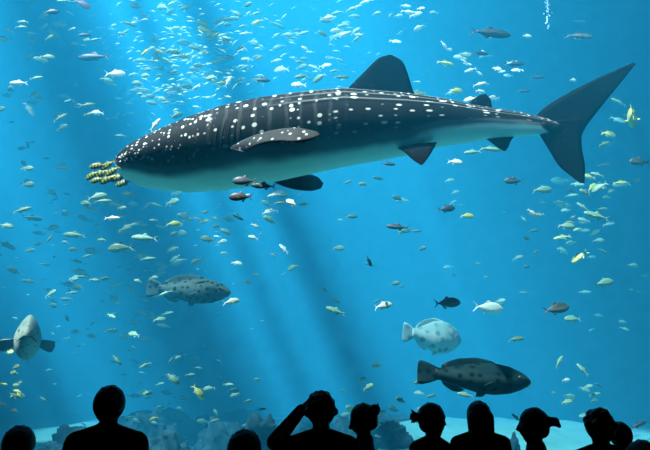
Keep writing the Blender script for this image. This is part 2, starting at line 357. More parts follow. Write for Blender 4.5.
def fish_mesh(shape, colour, nr=16, ns=12, spread=0.0, eyes=True, fins=None):
    """a fish one unit long, head to +X, from the snout to the tail tips"""
    prof, flat, zc = PROF[shape]; bm = bmesh.new(); rings = []
    tail = .20 if shape in ('jack', 'slim') else .19; x0, L = -.5 + tail * .8, 1 - tail * .8
    for i in range(nr + 1):
        u = 1 - (1 - i / nr) ** 1.15; h = lerp(prof, u) * L / .84; x = x0 + u * L; ring = []
        hump = zc * math.sin(u * math.pi)
        for k in range(ns):
            th = 2 * math.pi * k / ns
            ring.append(bm.verts.new((x, h * flat * math.sin(th) * (1 - (.4 if shape in ('grouper', 'stout') else .15) * max(0, math.cos(th)) ** 1.3), h * math.cos(th) * (1 if math.cos(th) > 0 else .92) + hump)))
        rings.append(ring)
    for f in tube_faces(bm, rings): f.smooth = True
    y = Vector((0, 1, 0)); P = lambda x, z, yy=0: Vector((x, yy, z)); m = 4 if nr < 20 else 8; q = 5 if nr < 20 else 14
    hh = lambda u: lerp(prof, u) * L / .84 * .9
    if shape in ('jack', 'slim'):
        a = .17 if shape == 'jack' else .13
        fin(bm, [P(x0 + .04, .01), P(x0 - .05, a * .6), P(-.5, a)], [P(x0 - .05, 0), P(x0 - .07, a * .4), P(-.5, a * .97)], y, .2, q, m=m)
        fin(bm, [P(x0 + .04, -.01), P(x0 - .05, -a * .6), P(-.5, -a)], [P(x0 - .05, 0), P(x0 - .07, -a * .4), P(-.5, -a * .97)], y, .2, q, m=m)
        fin(bm, [P(.12, hh(.62)), P(.05, hh(.62) + .06), P(.0, hh(.5) + .075)], [P(x0 + .08, hh(.1)), P(x0 + .2, hh(.2) + .02), P(-.02, hh(.5) + .07)], y, .06, q, m=m)
        fin(bm, [P(-.02, -hh(.5)), P(-.06, -hh(.45) - .05), P(-.10, -hh(.4) - .06)], [P(x0 + .08, -hh(.1)), P(x0 + .16, -hh(.2) - .02), P(-.12, -hh(.38) - .055)], y, .08, q, m=m)
        pl = [P(.20, -.01), P(.12, -.02), P(.02, -.05)], [P(.19, -.05), P(.10, -.06), P(.02, -.055)]
    else:
        H = prof[0][1] * 2.1
        fin(bm, [P(x0 + .05, H * .42), P(x0 - .06, H * .85), P(-.485, H * .95), P(-.5, H * .5)], [P(x0 + .05, -H * .42), P(x0 - .06, -H * .85), P(-.485, -H * .95), P(-.5, -H * .5)], y, .25, q, m=m)
        fin(bm, [P(.20, hh(.72)), P(.16, hh(.7) + .035), P(.02, hh(.5) + .055), P(-.10, hh(.35) + .06)], [P(x0 + .06, hh(.08)), P(x0 + .06, hh(.08) + .03), P(x0 + .10, hh(.15) + .05), P(-.14, hh(.33) + .06)], y, .05, q, m=m)
        fin(bm, [P(-.08, -hh(.4)), P(-.12, -hh(.35) - .04), P(-.18, -hh(.25) - .06)], [P(x0 + .06, -hh(.08)), P(x0 + .08, -hh(.1) - .04), P(-.21, -hh(.2) - .06)], y, .1, q, m=m)
        pl = [P(.18, -.02), P(.10, -.05), P(.02, -.10)], [P(.17, -.08), P(.09, -.11), P(.01, -.12)]
        for sg in (-1, 1):
            fin(bm, [P(.12, -hh(.7), .02 * sg), P(.07, -hh(.7) - .05, .04 * sg)], [P(.03, -hh(.6), .02 * sg), P(.03, -hh(.6) - .05, .04 * sg)], (0, 1, 0), .2, 5, m=m)
    for sg in (-1, 1):
        T = lerp(prof, .78) * flat * .8
        if spread:
            lead = [P(.20, -.03, T * sg), P(.19, -.03, (T + spread * .5) * sg), P(.16, -.04, (T + spread * .95) * sg), P(.12, -.05, (T + spread) * sg)]
            trail = [P(.15, -.09, T * sg), P(.12, -.15, (T + spread * .5) * sg), P(.10, -.16, (T + spread * .85) * sg), P(.11, -.10, (T + spread) * sg)]
            fin(bm, lead, trail, (1, 0, .4), .14, q, 1, m)
        else:
            fin(bm, [p + Vector((0, sg * (T + .04 * i), 0)) for i, p in enumerate(pl[0])], [p + Vector((0, sg * (T + .04 * i), 0)) for i, p in enumerate(pl[1])], (0, 1, -.3), .2, q, m=m)
        if eyes:
            e = bmesh.ops.create_icosphere(bm, subdivisions=1, radius=.018)['verts']
            for v in e: v.co += Vector((.5 - .12, sg * lerp(prof, .86) * flat * .86, .03))
            for f in {f for v in e for f in v.link_faces}: f.material_index = 2
    bmesh.ops.recalc_face_normals(bm, faces=bm.faces)
    me = bpy.data.meshes.new(colour + '_' + shape); bm.to_mesh(me); bm.free()
    for k in (PAL[colour], PAL['dark'], EYE_SLOT): me.materials.append(k)
    return me
CACHE = {}
def fish(name, px, py, plen, Y, colour='pale', shape='jack', yaw=0, tilt=0, roll=0, label='', cat='fish', group=None):
    """yaw 0: head to the viewer's right, 180: to the left; tilt: nose up in degrees"""
    k = (shape, colour)
    if k not in CACHE: CACHE[k] = fish_mesh(*k)
    o = bpy.data.objects.new(name, CACHE[k]); C.objects.link(o)
    o.location = at(px, py, Y); s = mpp(o.location) * plen / max(.45, abs(math.cos(math.radians(yaw))))
    o.scale = (s, s, s); o.rotation_euler = Euler((math.radians(roll), math.radians(-tilt), math.radians(yaw)), 'XYZ')
    o['label'] = label; o['category'] = cat
    if group: o['group'] = group
    return o

# --- groupers with eyes and mouths of their own
def grouper(name, px, py, plen, Y, colour, shape, yaw, tilt, roll, label, spread=0.0, wide=.06, mr=.006, zs=1.0):
    r_ = bpy.data.objects.new(name, None); C.objects.link(r_); r_.location = at(px, py, Y)
    s = mpp(r_.location) * plen; r_.scale = (s, s, s * zs)
    r_.rotation_euler = Euler((math.radians(roll), math.radians(-tilt), math.radians(yaw)), 'XYZ')
    r_['label'] = label; r_['category'] = 'fish'
    me = fish_mesh(shape, colour, 40, 28, spread, eyes=False); me.name = 'body'; link('body', me, r_)
    prof, flat, zc = PROF[shape]
    for sg in (-1, 1):
        ball('eye', (.5 - .115, sg * lerp(prof, .87) * flat * .93, .035), .017, M_EYE, r_, (1, .6, 1))
    pts = []; X0 = -.5 + .19 * .8; LL = 1 - .19 * .8
    for i in range(21):
        t = -1 + .1 * i; u = 1 - wide * t * t; hh_ = lerp(prof, u) * LL / .84
        pts.append(Vector((X0 + u * LL + .002, math.copysign(hh_ * flat, t) * min(1, abs(t) * 3) * 1.0, zc * math.sin(u * math.pi) - .012 - .05 * t * t - (.02 if spread else 0))))
    strip('mouth', pts, mr, M_MOUTH, r_)
    return r_
grouper('grouper', 474, 377, 115, 8.0, 'grouper', 'grouper', 4, -5, 0, 'large dark grey grouper gliding low above the heads of the crowd', zs=.80)
grouper('grouper', 188, 290, 86, 10.0, 'spotted', 'grouper', -5, -4, 0, 'mid-sized grouper with dark spots and rounded tail below the shark', zs=.88)
grouper('grouper', 432, 336, 64, 11.5, 'ghost', 'stout', 18, -6, 0, 'pale washed-out deep-bodied grouper just above the large dark grouper')
grouper('grouper', 28, 339, 84, 8.8, 'face', 'stout', -66, 4, 0, 'pale grouper facing the glass head-on with down-turned mouth and spread fins', spread=.20, wide=.14, mr=.012)

# --- fish that can be told apart
D = [  # name, x, y, length, Y, colour, shape, yaw, tilt, label
 ('jack_fish', 490, 33, 43, 8.6, 'dark', 'slim', 5, -4, 'long dark fork-tailed fish high above the second dorsal fin'),
 ('jack_fish', 480, 53, 18, 9.5, 'dark', 'slim', 10, -3, 'small dark fish just below the long dark fork-tailed fish'),
 ('jack_fish', 514, 64, 22, 9.5, 'slate', 'slim', 5, 5, 'dark slate fish above a pale cluster, second down the chain before the tail'),
 ('jack_fish', 537, 77, 19, 10.5, 'slate', 'slim', 10, 6, 'slate fish between the second dorsal fin and the upper tail lobe, third down its chain'),
 ('jack_fish', 523, 91, 15, 11, 'slate', 'slim', 5, 4, 'smallest slate fish, lowest of the chain above the tail stalk'),
 ('reef_fish', 579, 36, 27, 9, 'brown', 'slim', -10, -10, 'brown fish with pale belly directly above the upper tail lobe'),
 ('reef_fish', 578, 21, 17, 12, 'teal', 'slim', 5, -4, 'pale blue fish just above the brown fish over the tail'),
 ('reef_fish', 632, 117, 24, 8.2, 'yellow', 'jack', 65, 10, 'bright yellow fish with dark spread fins beyond the upper tail lobe'),
 ('reef_fish', 608, 134, 17, 9.5, 'yellow', 'jack', 15, -5, 'yellow-green fish behind the tail fin, below the bright yellow one'),
 ('reef_fish', 604, 144, 16, 10, 'olive', 'slim', 20, 20, 'dark green fish tucked under the yellow-green fish behind the tail'),
 ('reef_fish', 640, 162, 21, 8.6, 'brown', 'jack', 180, 4, 'olive-gold fish at the edge of view level with the lower tail lobe'),
 ('reef_fish', 606, 165, 17, 12, 'slate', 'slim', 0, 0, 'faint slate fish between the lower tail lobe and the olive-gold fish'),
 ('reef_fish', 514, 181, 20, 9, 'slate', 'jack', 175, 2, 'grey fish with dark back below the anal fin'),
 ('reef_fish', 542, 190, 21, 9.5, 'pale', 'jack', 5, 2, 'pale yellow-white fish below and before the tip of the lower tail lobe'),
 ('reef_fish', 570, 190, 10, 11, 'slate', 'jack', 20, -25, 'tiny dark teal fish directly below the tip of the lower tail lobe'),
 ('reef_fish', 592, 188, 15, 10, 'yellow', 'jack', 20, 35, 'yellow-green fish swimming nose up beside the tip of the lower tail lobe'),
 ('reef_fish', 603, 186, 13, 10.4, 'pale', 'slim', 20, -40, 'pale fish diving beside the nose-up yellow-green one'),
 ('reef_fish', 620, 183, 17, 10, 'yellow', 'slim', 5, 2, 'slender yellow fish at tail tip height near the edge of view'),
 ('reef_fish', 446, 209, 19, 9.5, 'slate', 'jack', 5, 8, 'slate fish in open water under the pelvic fin, beside a yellow one'),
 ('reef_fish', 467, 216, 15, 10, 'yellow', 'jack', 10, 0, 'yellow fish beside the slate fish under the pelvic fin'),
 ('jack_fish', 398, 227, 24, 9, 'slate', 'slim', 175, 6, 'long slate fish in mid water beneath the pelvic fin'),
 ('reef_fish', 415, 231, 13, 11, 'teal', 'slim', 5, 2, 'small pale blue fish touching the long slate fish in mid water'),
 ('reef_fish', 532, 213, 13, 9.2, 'white', 'jack', 25, -35, 'white fish tilted nose down in open water below the tail stalk'),
 ('reef_fish', 566, 226, 18, 9.2, 'pale', 'jack', 0, -4, 'pale yellow-green fish below the tail, under the larger light fish'),
 ('reef_fish', 597, 216, 26, 9, 'pale', 'slim', 175, 18, 'larger light fish slanting below the lower tail lobe'),
 ('reef_fish', 583, 207, 14, 10, 'pale', 'slim', 165, 42, 'small light fish steeply slanted before the larger light fish'),
 ('reef_fish', 447, 303, 28, 8.8, 'brown', 'jack', 5, 3, 'brown oval fish above the pale grouper'),
 ('reef_fish', 488, 308, 31, 10.8, 'white', 'jack', 4, -6, 'bright white oval fish between two brown fish in the lower water'),
 ('reef_fish', 556, 309, 29, 8.8, 'brown', 'jack', 8, 10, 'brown fish with pale chin, farthest along the row of three large ovals'),
 ('reef_fish', 573, 319, 17, 10, 'pale', 'jack', 178, 2, 'small beige fish just under the brown fish with pale chin'),
 ('reef_fish', 604, 283, 22, 9.5, 'pale', 'jack', 10, 8, 'light green-white fish between the tail tip and the seabed near the edge of view'),
 ('reef_fish', 603, 251, 13, 11, 'teal', 'slim', 15, -25, 'faint blue-green fish above the light green-white fish'),
 ('reef_fish', 516, 339, 17, 9.4, 'olive', 'slim', 5, 6, 'olive slender fish above the snout of the large dark grouper'),
 ('reef_fish', 559, 362, 15, 9.8, 'pale', 'slim', 20, 50, 'light fish swimming nose up ahead of the large dark grouper'),
 ('reef_fish', 583, 370, 15, 9.8, 'pale', 'slim', 160, 50, 'light fish slanting steeply beyond the nose-up one near the seabed'),
 ('reef_fish', 566, 380, 9, 10.5, 'white', 'jack', 10, 5, 'tiny white fish between the two steep light fish near the seabed'),
 ('jack_fish', 638, 425, 19, 9.5, 'dark', 'slim', 5, 20, 'dark fish close to the sand by the edge of view'),
 ('reef_fish', 292, 203, 14, 8.6, 'white', 'jack', 160, 30, 'bright white fish directly below the far pectoral fin'),
 ('reef_fish', 279, 203, 12, 9.5, 'olive', 'slim', 10, 5, 'olive fish trailing the bright white fish under the pectoral fin'),
 ('reef_fish', 369, 261, 9, 9, 'dark', 'jack', 40, -60, 'tiny dark fish alone in the darker shaft of water'),
 ('reef_fish', 383, 306, 19, 9.2, 'white', 'jack', 10, 12, 'white fish alone in mid water behind the pale grouper'),
 ('reef_fish', 336, 311, 22, 10, 'pale', 'slim', 175, 20, 'long greenish fish slanting in the middle of the lower water'),
 ('reef_fish', 231, 302, 17, 9.4, 'white', 'jack', 15, 12, 'white fish just ahead of the spotted grouper'),
 ('reef_fish', 245, 181, 26, 7.0, 'slate', 'jack', 178, 2, 'dark-barred fish tight under the belly, uppermost of the three'),
 ('reef_fish', 264, 186, 26, 7.1, 'dark', 'slim', 178, 4, 'slender dark fish under the belly, nearest the far pectoral fin'),
 ('reef_fish', 241, 197, 25, 6.95, 'dark', 'jack', 178, 0, 'dark fish with pale belly, lowest of the three under the shark'),
 ('reef_fish', 51, 12, 16, 9, 'dark', 'jack', 10, 8, 'dark purple-black fish near the top corner behind the shark snout'),
 ('reef_fish', 82, 4, 18, 10, 'pink', 'jack', 15, -25, 'reddish-pink fish cut by the top edge of view'),
 ('jack_fish', 94, 57, 34, 9.8, 'slate', 'slim', 175, 0, 'long slate-blue fish over the water in front of the shark'),
 ('reef_fish', 47, 57, 16, 9.5, 'olive', 'jack', 5, -2, 'olive-gold fish level with the long slate-blue fish, nearer the edge'),
 ('reef_fish', 83, 35, 15, 10, 'slate', 'slim', 10, 5, 'dark fish above the long slate-blue fish'),
 ('reef_fish', 19, 83, 20, 8.6, 'white', 'slim', 175, 2, 'bright white slender fish near the edge, below the olive-gold one'),
 ('reef_fish', 36, 78, 14, 9.4, 'pale', 'slim', 5, 12, 'pale fish right behind the bright white slender fish near the edge'),
 ('reef_fish', 115, 74, 21, 8.8, 'white', 'jack', 5, 2, 'white-yellow oval fish above and ahead of the shark snout'),
 ('reef_fish', 107, 80, 13, 9.6, 'pale', 'jack', 25, -10, 'small pale fish tucked under the white-yellow oval fish'),
 ('reef_fish', 155, 125, 17, 8, 'white', 'slim', 15, 58, 'white slender fish swimming steeply up just above the shark head'),
 ('reef_fish', 98, 113, 14, 9.4, 'white', 'jack', 175, 5, 'white fish beside a green one, ahead of and above the snout'),
 ('reef_fish', 90, 114, 14, 9.4, 'olive', 'slim', 5, 12, 'green fish beside the white one, ahead of and above the snout'),
 ('reef_fish', 87, 105, 16, 9.8, 'olive', 'slim', 10, 12, 'green fish above the white and green pair ahead of the snout'),
 ('reef_fish', 60, 118, 16, 9.8, 'olive', 'slim', 15, 38, 'slanted olive fish farther out from the snout than the white and green pair'),
 ('reef_fish', 29, 109, 8, 9.8, 'white', 'jack', 60, -40, 'tiny white crescent of a fish near the edge, alone'),
 ('reef_fish', 121, 136, 13, 10.5, 'teal', 'slim', 175, 4, 'faint teal fish just above the tip of the shark snout'),
 ('reef_fish', 176, 116, 14, 9, 'teal', 'jack', 20, 30, 'dark teal fish hugging the top of the shark head'),
 ('reef_fish', 261, 80, 19, 8.8, 'brown', 'slim', 5, -2, 'dark brown fish above the shark back, amid the bright school'),
 ('reef_fish', 299, 85, 16, 9, 'white', 'jack', 175, 4, 'white fish just above the shark back before the dorsal fin'),
 ('reef_fish', 228, 82, 14, 9, 'white', 'slim', 25, 66, 'white fish standing nose up behind the brown fish over the shark back'),
 ('reef_fish', 345, 34, 15, 9, 'white', 'slim', 15, 28, 'white fish rising above the front of the dorsal fin'),
 ('reef_fish', 341, 77, 16, 9.6, 'olive', 'slim', 5, 0, 'olive fish touching the front base of the dorsal fin'),
 ('reef_fish', 418, 94, 20, 9.6, 'olive', 'jack', 175, 2, 'olive fish right behind the base of the dorsal fin'),
 ('reef_fish', 456, 91, 15, 9.2, 'yellow', 'jack', 20, 10, 'yellow fish just ahead of the second dorsal fin'),
 ('reef_fish', 445, 63, 19, 9.4, 'yellow', 'slim', 15, -4, 'yellow fish between the dorsal fin top and the dark slate chain'),
 ('reef_fish', 444, 45, 10, 9.4, 'white', 'jack', 30, -45, 'small white fish above the yellow one behind the dorsal fin top'),
 ('reef_fish', 527, 36, 10, 10.2, 'white', 'jack', 10, 0, 'small white fish ahead of the long dark fork-tailed fish'),
 ('reef_fish', 573, 80, 8, 10.2, 'white', 'jack', 20, 5, 'lone white speck of a fish above the leading edge of the tail'),
 ('reef_fish', 408, 12, 16, 9, 'white', 'slim', 5, -8, 'white fish at the top edge above the dorsal fin'),
 ('reef_fish', 455, 162, 16, 9, 'white', 'jack', 5, -4, 'white fish just under the shark belly behind the pelvic fin'),
 ('reef_fish', 490, 149, 22, 9, 'pale', 'slim', 5, -4, 'pale fish partly behind the anal fin'),
 ('reef_fish', 473, 152, 18, 9.4, 'pale', 'slim', 175, -4, 'pale fish ahead of the one behind the anal fin'),
 ('reef_fish', 388, 164, 15, 9, 'slate', 'slim', 5, -3, 'slate fish at the front tip of the pelvic fin'),
 ('reef_fish', 97, 197, 20, 8.8, 'pale', 'jack', 10, 14, 'light green-white fish below the golden cluster at the shark mouth'),
 ('reef_fish', 103, 201, 18, 9.2, 'olive', 'slim', 5, 2, 'green fish directly below the light green-white one under the snout'),
 ('reef_fish', 112, 218, 16, 8.8, 'white', 'slim', 5, 2, 'lone small white fish below the green pair under the snout'),
 ('reef_fish', 129, 194, 14, 9.8, 'olive', 'jack', 178, 2, 'green fish close under the shark chin'),
 ('reef_fish', 145, 238, 28, 9, 'pale', 'slim', 178, 4, 'long light-bellied fish midway between shark chin and spotted grouper'),
 ('reef_fish', 121, 248, 26, 9.4, 'olive', 'jack', 178, -4, 'olive fish below the long light-bellied one'),
 ('reef_fish', 148, 259, 17, 9.6, 'teal', 'slim', 5, 4, 'teal fish above the tail of the spotted grouper'),
 ('reef_fish', 135, 225, 14, 10.4, 'teal', 'jack', 20, 8, 'faint teal fish over the long light-bellied fish'),
 ('reef_fish', 173, 224, 15, 9.6, 'yellow', 'jack', 8, 5, 'yellow-green fish below the shark throat'),
 ('reef_fish', 22, 210, 19, 9.4, 'olive', 'slim', 8, 18, 'dark olive fish near the edge, level with the water under the snout'),
 ('reef_fish', 75, 235, 24, 10, 'olive', 'slim', 178, 4, 'faint olive fish toward the edge from the long light-bellied one'),
 ('reef_fish', 21, 27, 12, 9.6, 'pale', 'slim', 10, 4, 'pale small fish near the top corner, below the dark purple-black fish'),
 ('reef_fish', 117, 360, 13, 9, 'pale', 'slim', 20, -50, 'light green fish diving above the man in the jacket'),
 ('reef_fish', 173, 379, 16, 9, 'pale', 'jack', 20, -45, 'light green fish diving between the man in the jacket and the man shading his eyes'),
 ('reef_fish', 198, 392, 17, 9, 'yellow', 'jack', 25, -50, 'yellow-green diving fish, lower and larger than its light green neighbour'),
 ('reef_fish', 43, 399, 10, 9.6, 'teal', 'slim', 10, -35, 'small teal fish above the bright sand beside the man in the jacket'),
 ('reef_fish', 466, 395, 17, 9.6, 'pale', 'slim', 178, 12, 'pale blue fish directly beneath the large dark grouper'),
 ('reef_fish', 430, 396, 13, 10.2, 'teal', 'slim', 10, 10, 'faint fish below the tail of the large dark grouper'),
]
for n_, x, y, l, Y, c_, sh, yw, ti, lb in D:
    fish(n_, x, y, l, Y, c_, sh, yw, ti, R.uniform(-8, 8), lb)

# --- golden striped fish crowding the mouth of the shark
GT = [(99, 166, 15, 'topmost golden black-barred fish of the cluster at the shark mouth'), (108, 165, 15, 'golden black-barred fish second from the top of the cluster at the mouth'),
      (93, 175, 14, 'outermost golden fish of the cluster, farthest from the shark mouth'), (103, 173, 17, 'golden black-barred fish in the thick of the mouth cluster, upper row'),
      (113, 171, 15, 'golden fish of the cluster closest to the upper lip'), (109, 179, 17, 'golden fish in the lower middle of the mouth cluster'),
      (118, 178, 17, 'golden fish pressed to the lower jaw in the cluster'), (124, 183, 14, 'lowest golden fish of the cluster, under the shark jaw'), (98, 180, 13, 'lower outer golden fish of the mouth cluster')]
for i, (x, y, l, lb) in enumerate(GT):
    fish('pilot_fish', x, y, l * 1.25, 7.32 + .12 * (i % 4), 'gold', 'jack', 172 + R.uniform(-15, 15), R.uniform(-28, -8), 0, lb, group='golden fish at the shark mouth')

# --- loose schools: (where it is, centre, radii, how many, colours, length range, depth range)
SC = [
 ('near the surface ahead of the shark', 165, 35, 38, 34, 34, ('pale', 'yellow', 'white'), (8, 15), (9, 17)),
 ('in the dense bright patch above the shark head', 168, 78, 34, 26, 30, ('pale', 'white', 'olive'), (7, 13), (9, 16)),
 ('in the school over the shark shoulders', 232, 48, 32, 42, 34, ('pale', 'yellow', 'white'), (8, 14), (9, 17)),
 ('scattered before the dorsal fin', 312, 42, 42, 34, 26, ('pale', 'white', 'yellow'), (8, 16), (9, 16)),
 ('near the surface above the dorsal fin', 385, 22, 48, 22, 20, ('pale', 'white', 'yellow'), (8, 14), (9, 16)),
 ('in the pale knot under the dark slate fish', 478, 72, 38, 28, 24, ('white', 'pale', 'teal'), (6, 12), (9.5, 15)),
 ('in the dim corner ahead of the shark', 45, 35, 45, 32, 18, ('olive', 'pale', 'teal'), (8, 14), (9, 16)),
 ('in the thin group ahead of the shark snout', 50, 125, 50, 45, 22, ('teal', 'olive', 'pale'), (7, 13), (9, 16)),
 ('between the snout and the head-on grouper', 45, 235, 48, 60, 36, ('olive', 'teal'), (9, 15), (9, 17)),
 ('in the loose school under the shark throat', 165, 232, 62, 40, 38, ('olive', 'pale', 'teal'), (8, 15), (9, 16)),
 ('in the sparkling group before the spotted grouper', 110, 305, 60, 34, 36, ('pale', 'teal', 'olive'), (8, 14), (9, 16)),
 ('in mid water below the pectoral fins', 255, 235, 45, 45, 22, ('pale', 'white', 'teal'), (7, 13), (9, 15)),
 ('scattered across the middle of the tank', 350, 240, 60, 70, 18, ('teal', 'pale'), (7, 13), (10, 17)),
 ('scattered under the rear half of the shark', 490, 235, 60, 60, 20, ('teal', 'pale'), (6, 11), (10, 17)),
 ('below the tail fin', 585, 212, 40, 42, 30, ('pale', 'yellow', 'olive'), (8, 15), (9, 15)),
 ('in the thin group beyond the tail fin', 620, 150, 30, 50, 10, ('teal', 'olive'), (9, 15), (10, 16)),
 ('low near the edge beyond the brown fish', 615, 290, 35, 45, 10, ('teal', 'pale'), (6, 11), (10, 16)),
 ('by the rocks near the man shading his eyes', 190, 395, 60, 45, 42, ('teal', 'pale', 'olive'), (7, 13), (8.5, 15)),
 ('over the rocks behind the woman in profile', 370, 400, 60, 35, 20, ('pale', 'teal'), (7, 13), (9, 15)),
 ('in the green clump above the edge child', 10, 385, 12, 28, 14, ('olive', 'yellow'), (7, 11), (8.5, 10)),
 ('over the sand behind the ponytailed women', 560, 405, 80, 22, 12, ('pale', 'teal'), (7, 12), (9, 14)),
]
WORD = {'pale': 'pale-green fish', 'yellow': 'yellow-green fish', 'white': 'whitish fish', 'olive': 'olive fish', 'teal': 'bluish fish'}
KIND = {'pale': 'silver_fish', 'yellow': 'yellow_fish', 'white': 'silver_fish', 'olive': 'green_fish', 'teal': 'green_fish'}
for where, cx, cy, rx, ry, n_, cols, (l0, l1), (y0, y1) in SC:
    l0, l1 = l0 * 1.05, l1 * 1.1
    for i in range(n_):
        c_ = cols[min(len(cols) - 1, int(abs(R.gauss(0, .9))))]
        a, q = R.uniform(0, 2 * math.pi), math.sqrt(R.random()) * (1 + .25 * R.random())
        x, y = cx + rx * q * math.cos(a), cy + ry * q * math.sin(a)
        Y = R.uniform(y0, y1)
        if at(x, y, Y).z < sand_z(0, Y) + .4: y -= 25
        ti = R.gauss(0, 17); sh = R.choice(('jack', 'jack', 'slim')); l = R.uniform(l0, l1)
        pose = 'nose-up' if ti > 12 else 'nose-down' if ti < -12 else 'level'
        lb = f"{'tiny' if l < (l0 + l1) / 2 else 'small'} {'slim' if sh == 'slim' else 'oval'} {pose} {WORD[c_]} {where}"; gp = WORD[c_] + ' ' + where
        fish(KIND[c_], x, y, l, Y, c_, sh, R.choice((0, 180)) + R.uniform(-40, 40), ti, R.uniform(-20, 20), lb, group=gp)

# --- fish beyond counting far off in the bright water
def shoal(name, label, items, col):
    src = fish_mesh('slim', col, 8, 6, eyes=False); V = [v.co.copy() for v in src.vertices]; Fc = [tuple(p.vertices) for p in src.polygons]
    vs, fs = [], []
    for p, s, rot in items:
        b = len(vs); m_ = rot.to_matrix()
        vs += [p + (m_ @ v) * s for v in V]; fs += [tuple(b + k for k in f) for f in Fc]
    me = bpy.data.meshes.new(name); me.from_pydata(vs, [], fs); me.materials.append(PAL[col]); me.shade_smooth()
    link(name, me, None, kind='stuff', label=label, category='fish')
def items(n, cx, cy, rx, ry, l, Yr):
    o = []
    for _ in range(n):
        x, y, Y = R.gauss(cx, rx), R.gauss(cy, ry), R.uniform(*Yr); p = at(x, y, Y)
        o.append((p, mpp(p) * R.uniform(*l), Euler((R.uniform(-.4, .4), R.gauss(0, .28), R.choice((0, 3.14)) + R.uniform(-.8, .8)))))
    return o
shoal('distant_fish_shoal', 'glittering far-off fish filling the bright water above the shark head', items(420, 185, 50, 48, 34, (5, 10), (18, 27)), 'yellow')
shoal('distant_fish_shoal', 'thin glitter of far-off fish above the shark back and second dorsal fin', items(130, 390, 45, 75, 26, (5, 9), (18, 27)), 'pale')
shoal('distant_fish_shoal', 'dim far-off fish in the lower water before the spotted grouper', items(150, 130, 290, 70, 60, (5, 9), (15, 22)), 'teal')

# --- a column of bubbles near the top edge
bm = bmesh.new()
for i in range(34):
    p = at(548 + R.gauss(0, 1.6), -6 + i * 1.05, 10 + R.uniform(-.1, .1))
    e = bmesh.ops.create_icosphere(bm, subdivisions=1, radius=R.uniform(.008, .02))['verts']
    for v in e: v.co += p
me = bpy.data.meshes.new('bubbles'); bm.to_mesh(me); bm.free(); me.materials.append(mat('air_bubble', (.6, .8, .85), .2, .6)); me.shade_smooth()
link('bubbles', me, None, kind='stuff', label='thin column of small bubbles rising beyond the long dark fish', category='bubbles')

# ------------------------------------------------------------------ rocks on the tank floor
def rock(px, py, Y, wpx, hpx, seed, label):
    rr = random.Random(seed); c = at(px, py, Y); s = mpp(c); W_, H_ = wpx * s / 2, hpx * s
    bm = bmesh.new(); bmesh.ops.create_icosphere(bm, subdivisions=5, radius=1)
    from mathutils import noise
    off = Vector((seed * 3.1, seed * 1.7, 0)); gz = sand_z(c.x, Y)
    for v in bm.verts:
        d = v.co.normalized(); n = noise.fractal(d * 1.3 + off, .8, 2.1, 6) + .5 * abs(noise.noise(d * 5 + off)) - .2 * abs(noise.noise(d * 11 + off))
        q = 1 + .42 * n; v.co = Vector((d.x * W_ * q, d.y * W_ * .7 * q, d.z * max(H_, c.z - gz + .1) * q))
    me = bpy.data.meshes.new('boulder'); bm.to_mesh(me); bm.free(); me.materials.append(M_BOULDER); me.shade_smooth()
    o = link('boulder', me, None, label=label, category='rock', group='rocks on the tank floor'); o.location = (c.x, Y, gz - .05)
M_BOULDER = mat('algae_rock', (.006, .022, .028), .95, .02, .7, 5, 1.0)
for i, (x, y, Y, w_, h_, lb) in enumerate([
    (80, 434, 11, 62, 16, 'low dark boulder rising diagonally just before the man in the jacket'),
    (60, 446, 10, 50, 12, 'low boulder in front of the bright sand beside the child by the edge'),
    (150, 424, 12, 70, 24, 'broad rugged boulder behind the shoulder of the man in the jacket'),
    (188, 420, 13.5, 60, 26, 'tall boulder midway between the man in the jacket and the next low head'),
    (168, 440, 10, 56, 18, 'near low boulder beside the jacket shoulder'),
    (226, 426, 12, 60, 20, 'rounded boulder just above the low round head'),
    (262, 430, 11, 50, 18, 'boulder beneath the raised elbow of the man shading his eyes'),
    (292, 426, 14, 56, 16, 'boulder seen through the bent arm of the man shading his eyes'),
    (352, 424, 13, 46, 14, 'boulder between the man shading his eyes and the woman in profile'),
    (392, 428, 14, 40, 12, 'small boulder between the woman in profile and the spiky-haired woman'),
    (508, 440, 11, 20, 7, 'smallest stone on the bright sand between the long-haired woman and the ponytail'),
    (150, 416, 18, 80, 13, 'far reef ridge behind the boulders beside the man in the jacket'),
    (235, 415, 21.5, 84, 14, 'far reef ridge above the lone low head'),
    (322, 416, 18.5, 80, 12, 'far reef ridge behind the man shading his eyes'),
    (392, 418, 21.5, 66, 9, 'far low ridge ending the reef behind the woman in profile')]):
    rock(x, y, Y, w_, h_, i + 3, lb)

# ------------------------------------------------------------------ people
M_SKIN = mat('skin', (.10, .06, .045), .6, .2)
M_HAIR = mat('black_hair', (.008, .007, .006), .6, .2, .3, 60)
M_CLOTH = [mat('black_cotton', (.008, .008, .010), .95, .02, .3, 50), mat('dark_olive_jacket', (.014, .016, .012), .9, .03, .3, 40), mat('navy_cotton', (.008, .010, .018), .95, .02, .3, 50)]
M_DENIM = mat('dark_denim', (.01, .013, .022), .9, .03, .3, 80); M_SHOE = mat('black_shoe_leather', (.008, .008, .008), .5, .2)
def cap(bm, p0, p1, r0, r1=None, sc=(1, 1, 1), u=28, v=20):
    p0, p1 = Vector(p0), Vector(p1); r1 = r0 if r1 is None else r1; ax = (p1 - p0)
    e = bmesh.ops.create_uvsphere(bm, u_segments=u, v_segments=v, radius=1)['verts']
    q = ax.to_track_quat('Z', 'Y') if ax.length > 1e-5 else Euler((0, 0, 0)).to_quaternion()
    for w_ in e:
        hi = w_.co.z > 1e-4; d = q @ w_.co; d = Vector((d.x * sc[0], d.y * sc[1], d.z * sc[2]))
        w_.co = (p1 + d * r1) if hi else (p0 + d * r0)
